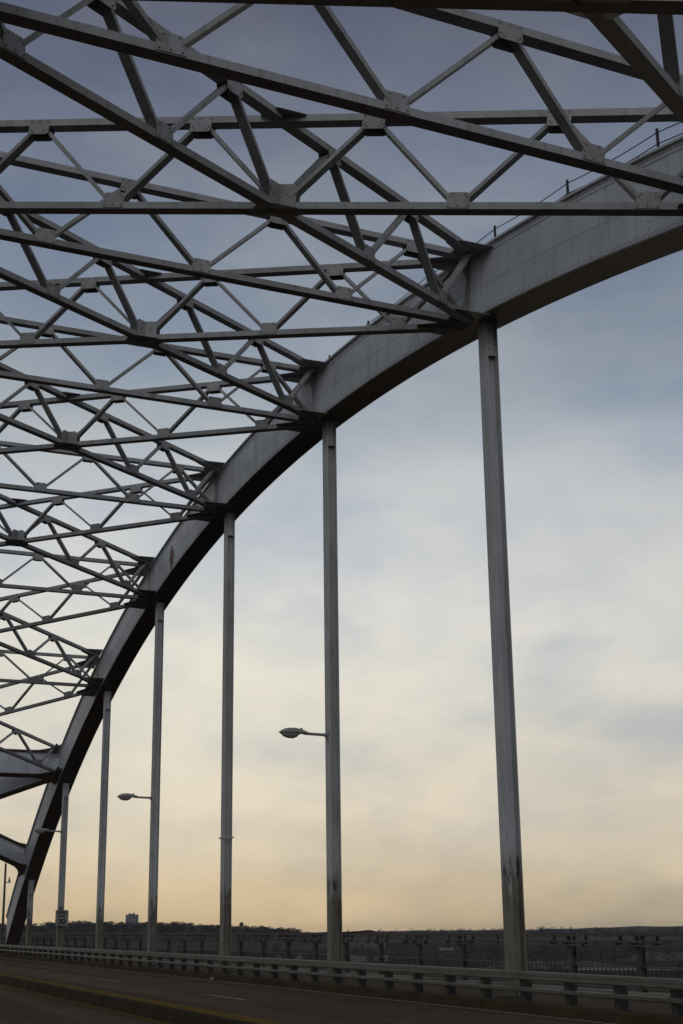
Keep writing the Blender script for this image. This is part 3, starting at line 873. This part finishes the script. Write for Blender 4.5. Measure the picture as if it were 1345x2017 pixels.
# far buildings
M['slab'] = plain('pale_render', (.27, .27, .27, 1), .8, .08, .1)
M['winband'] = plain('dark_window_band', (.06, .065, .075, 1), .3, .15, .2)
M['roofdark'] = plain('dark_roof', (.06, .055, .05, 1), .8, .15, .3)
M['whitewall'] = plain('white_siding', (.20, .19, .18, 1), .8, .06, .4)
M['red'] = plain('red_boards', (.07, .02, .016, 1), .8, .15, .5)
D0 = 2150
c = at_dist(260, D0, 0); zt = height_at(260, 1802, D0); zb = height_at(260, 1822, D0)-6
tw = thing('apartment_tower', 'pale high rise block with dark window bands rising above the wooded bluff', 'building', (c.x, c.y, zb))
yaw = math.atan2(c.y, c.x); e1 = Vector((-math.sin(yaw+.5), math.cos(yaw+.5), 0)); e2 = Vector((math.cos(yaw+.5), math.sin(yaw+.5), 0))
def obox(mb, c, hx, hy, z0, z1, mat=0):
    pts = [c+e1*sx*hx+e2*sy*hy for sx, sy in ((-1,-1),(1,-1),(1,1),(-1,1))]
    mb.prism([(p.x, p.y, z0) for p in pts], (0, 0, z1-z0), mat)
hx, hy = 8.6, 5.5
mb = MB(tw.location); obox(mb, c, hx-.2, hy-.2, zb, zt-.5); mb.build('glazing', [M['winband']], tw)
mb = MB(tw.location); nfl = 9
for i in range(nfl+1):
    z = zb+(zt-zb)*i/nfl; obox(mb, c, hx, hy, z-.45, z+.55)
for s in (-1, -.33, .33, 1):
    obox(mb, c+e1*s*(hx-.5), .5, hy+.05, zb, zt+.5)
mb.build('floor_slabs', [M['slab']], tw)
mb = MB(tw.location); obox(mb, c+e1*1.5, 4, 2.5, zt+.55, zt+1.9); obox(mb, c-e1*3.5, .8, 1.2, zt+.55, zt+3.6); obox(mb, c+e1*4.5, .4, .4, zt+1.91, zt+4.0); mb.build('roof_plant', [M['winband']], tw)
dist = 1800; p = at_dist(476, dist, 0); zt = height_at(476, 1816, dist); zb = height_at(476, 1832, dist)-8
wt = thing('water_tower', 'tiny water tower with a round tank, right of the clamp band hanger', 'water tower', (p.x, p.y, zb))
mb = MB(wt.location); mb.tube((p.x, p.y, zb), (p.x, p.y, zt-4), 1.0, .7, 8); mb.build('stem', [M['roofdark']], wt)
mb = MB(wt.location); prev = None
for i in range(6):
    a0, a1 = math.pi*i/6-math.pi/2, math.pi*(i+1)/6-math.pi/2
    mb.tube((p.x, p.y, zt-3+3*math.sin(a0)), (p.x, p.y, zt-3+3*math.sin(a1)), max(.1, 3.0*math.cos(a0)), max(.1, 3.0*math.cos(a1)), 12)
mb.build('tank', [M['roofdark']], wt)
def house(px, py, wpx, hpx, label, wall, name='house', cat='house', roofh=.5, turn=.4, depth=9):
    p = on_ground(px, py, ZG); dist = math.hypot(p.x, p.y); sc = dist/2650
    w = wpx*sc; h = hpx*sc; r = thing(name, label, cat, p, None)
    yaw = math.atan2(p.y, p.x)+turn
    global e1, e2
    e1 = Vector((-math.sin(yaw), math.cos(yaw), 0)); e2 = Vector((math.cos(yaw), math.sin(yaw), 0))
    mb = MB(p); obox(mb, p, w/2, depth/2, ZG, ZG+h); 
    mb.prism([tuple(p-e1*(w/2)-e2*(depth/2)+Vector((0,0,h))), tuple(p+e1*(w/2)-e2*(depth/2)+Vector((0,0,h))), tuple(p-e2*(depth/2)+Vector((0,0,h+w*roofh)))], e2*depth) if roofh > .2 else None
    mb.build('wall', [wall], r)
    mb = MB(p)
    if roofh > .2:
        for s in (-1, 1):
            a = p+e1*s*(w/2+.3)-e2*(depth/2+.4)+Vector((0,0,h-.1)); b = p-e2*(depth/2+.4)+Vector((0,0,h+w*roofh+.22))
            d = (b-a); u = Vector((0,0,.25)); mb.prism([a+Vector((0,0,.02)), b, b+u, a+u], e2*(depth+.8))
    else:
        obox(mb, p, w/2+.3, depth/2+.3, ZG+h+.01, ZG+h+.5)
    mb.build('roof', [M['roofdark'] if roofh > .2 else M['slab']], r)
    n = max(2, int(w/4))
    for i in range(n):
        q = p+e1*((i+.5)/n-.5)*w-e2*(depth/2+.02)
        mb = MB(p); mb.prism([tuple(q+e1*a+Vector((0,0,b))) for a, b in ((-.6, h*.35), (.6, h*.35), (.6, h*.75), (-.6, h*.75))], -e2*.05); mb.build('window', [M['winband']], r)
house(550, 1890, 9, 5, 'small white gabled house, left of the two seen under the railing', M['whitewall'], turn=.2)
house(590, 1892, 13, 6, 'larger white gabled house, right of the two seen under the railing', M['whitewall'], turn=-.1)
house(727, 1893, 72, 8, 'long low white building behind the railing pickets', M['whitewall'], 'long_building', 'building', .05, .1, 14)
house(865, 1898, 17, 10, 'small dark red shed behind the railing', M['red'], 'shed', 'shed', .25, -.2, 8)
house(880, 1872, 26, 4, 'low pale building far behind the railing, above the red shed', M['whitewall'], 'long_building', 'building', .05, .2, 10)
house(340, 1877, 18, 5, 'low pale building beyond the railing, just right of the middle lamp hanger', M['whitewall'], 'long_building', 'building', .05, .2, 10)
house(84, 1863, 16, 6, 'pale building behind the railing left of the speed limit sign', M['whitewall'], 'long_building', 'building', .05, .3, 12)

# ------------------------------------------------------------------ air
HAZE = 3.2e-5
if HAZE:
    hm = bpy.data.materials.new('valley_haze'); hm.use_nodes = True
    nt = hm.node_tree; nt.nodes.clear(); out = nt.nodes.new('ShaderNodeOutputMaterial'); pv = nt.nodes.new('ShaderNodeVolumePrincipled')
    pv.inputs['Color'].default_value = (.52, .59, .80, 1); pv.inputs['Density'].default_value = HAZE; pv.inputs['Anisotropy'].default_value = .2
    nt.links.new(pv.outputs[0], out.inputs['Volume'])
    mb = MB(); mb.box((-800, -5400, ZG-2.2), (7200, 3400, 18.9)); tag(mb.build('haze', [hm]), kind='stuff')

# ------------------------------------------------------------------ sky and sun
SUN_EL, SUN_AZ = R(32), R(153)        # soft light from behind the camera; azimuth from +x towards +y
w = bpy.data.worlds.new('World'); scene.world = w; w.use_nodes = True
nt = NT(w); nt.n.clear()
out = nt.add('ShaderNodeOutputWorld')
gen = nt.add('ShaderNodeTexCoord').outputs['Generated']
nrmv = nt.add('ShaderNodeVectorMath', operation='NORMALIZE'); nt.link(gen, nrmv.inputs[0]); vec = nrmv.outputs[0]
X, Y, Z = nt.xyz(vec)
sd = Vector((math.cos(SUN_EL)*math.cos(SUN_AZ), math.cos(SUN_EL)*math.sin(SUN_AZ), math.sin(SUN_EL)))
gl = Vector((math.cos(R(9))*math.cos(R(-12)), math.cos(R(9))*math.sin(R(-12)), math.sin(R(9))))   # bright gap in the cloud ahead
zc_ = nt.math('MAXIMUM', Z, 0.0)
cl1 = nt.noise(vec, 1.0, 6, .55, stretch=(4.6, 4.6, 10)); cl2 = nt.noise(vec, 1.0, 6, .52, stretch=(8, 8, 17)); cl3 = nt.noise(vec, 1.0, 5, .5, stretch=(2.2, 2.2, 7))
# cloud layer colour against elevation (z = sine of the elevation)
warp = nt.math('ADD', zc_, nt.math('MULTIPLY', nt.math('SUBTRACT', cl3, .5), .13))
stops = [(0.0, '#cdb793'), (.03, '#d8c3a2'), (.06, '#dfcfb4'), (.095, '#e2d7c3'), (.146, '#dfdacd'), (.20, '#e3e0d6'), (.26, '#dcdcd9'), (.31, '#ced1d4'), (.344, '#bec4ca'), (.38, '#a8b1bb'),
         (.43, '#959fac'), (.50, '#8791a1'), (.56, '#7b8394'), (.63, '#6c7080'), (.75, '#474c5e'), (1.0, '#2c3140')]
col = nt.ramp(warp, [(p, hexc(h)) for p, h in stops])
# darker, bluer wisps and paler breaks in the layer
wis = nt.ramp(cl1, [(.38, G(1)), (.53, G(0))])
col = nt.mix(nt.math('MULTIPLY', wis, .50), col, nt.mix(1.0, col, (.65, .725, .86, 1), 'MULTIPLY'))
wis = nt.ramp(cl2, [(.40, G(1)), (.56, G(0))])
col = nt.mix(nt.math('MULTIPLY', wis, .36), col, nt.mix(1.0, col, (.68, .75, .88, 1), 'MULTIPLY'))
wis2 = nt.ramp(cl1, [(.54, G(0)), (.70, G(1))])
col = nt.mix(nt.math('MULTIPLY', wis2, .10), col, (.80, .76, .68, 1))
# brighter towards the bright gap ahead, duller to its sides
dt = nt.add('ShaderNodeVectorMath', operation='DOT_PRODUCT'); nt.link(vec, dt.inputs[0]); dt.inputs[1].default_value = gl
half = nt.math('MULTIPLY_ADD', dt.outputs['Value'], .5, .5)
g = nt.ramp(half, [(.0, G(1.0)), (.5, G(.72)), (.80, G(.70)), (.93, G(.87)), (.97, (.97,.96,.94)), (.992, (1.05,1.03,.985)), (1.0, (1.08,1.06,1.0))])
col = nt.mix(1.0, col, g, 'MULTIPLY')
back = nt.ramp(half, [(.28, G(1)), (.54, G(0))])
col = nt.mix(back, col, (.25, .265, .285, 1))  # even tone added behind the camera, out of view, to light the steel
low = nt.math('LESS_THAN', Z, -.002)
col = nt.mix(low, col, (.05, .045, .04, 1))
bg1 = nt.add('ShaderNodeBackground', inp={'Strength': 1.0}); nt.link(col, bg1.inputs['Color'])
sky = nt.add('ShaderNodeTexSky', sky_type='NISHITA'); sky.sun_disc = False; sky.sun_elevation = SUN_EL; sky.sun_rotation = R(90)-SUN_AZ; sky.altitude = 200; sky.dust_density = 2.0
bg2 = nt.add('ShaderNodeBackground', inp={'Strength': .05}); nt.link(sky.outputs[0], bg2.inputs['Color'])
mx = nt.add('ShaderNodeMixShader', inp={'Fac': .96}); nt.link(bg2.outputs[0], mx.inputs[1]); nt.link(bg1.outputs[0], mx.inputs[2])
nt.link(mx.outputs[0], out.inputs['Surface'])

sl = bpy.data.lights.new('sun', 'SUN'); sl.energy = .5; sl.angle = R(40); sl.color = (.95, .98, 1)
so = bpy.data.objects.new('sun', sl); C.objects.link(so); so.rotation_euler = (-sd).to_track_quat('-Z', 'Y').to_euler()

# ------------------------------------------------------------------ camera
cd = bpy.data.cameras.new('camera'); co = bpy.data.objects.new('camera', cd); C.objects.link(co); scene.camera = co
cd.sensor_fit = 'VERTICAL'; cd.sensor_height = 36; cd.sensor_width = 24; cd.lens = 2520.4/2017*36
cd.shift_y = 168.37/2017; cd.shift_x = 5.17/2017
cd.clip_start = .05; cd.clip_end = 20000
fw = Vector((0.89, -0.38, 0.251))
pitch, yaw, roll = R(14.54), R(23.13), R(-.71)
fw = Vector((math.cos(pitch)*math.cos(yaw), -math.cos(pitch)*math.sin(yaw), math.sin(pitch)))
rt = Vector((-math.sin(yaw), -math.cos(yaw), 0)); up = rt.cross(fw)
r2 = rt*math.cos(roll)+up*math.sin(roll); u2 = -rt*math.sin(roll)+up*math.cos(roll)
co.matrix_world = Matrix(((r2.x, u2.x, -fw.x, 0), (r2.y, u2.y, -fw.y, 0), (r2.z, u2.z, -fw.z, 0), (0, 0, 0, 1)))
scene.render.resolution_x = 683; scene.render.resolution_y = 1024
vs = scene.view_settings; vs.view_transform = 'Standard'; vs.look = 'None'; vs.exposure = 0; vs.gamma = 1
scene.cycles.max_bounces = 6; scene.cycles.volume_bounces = 0
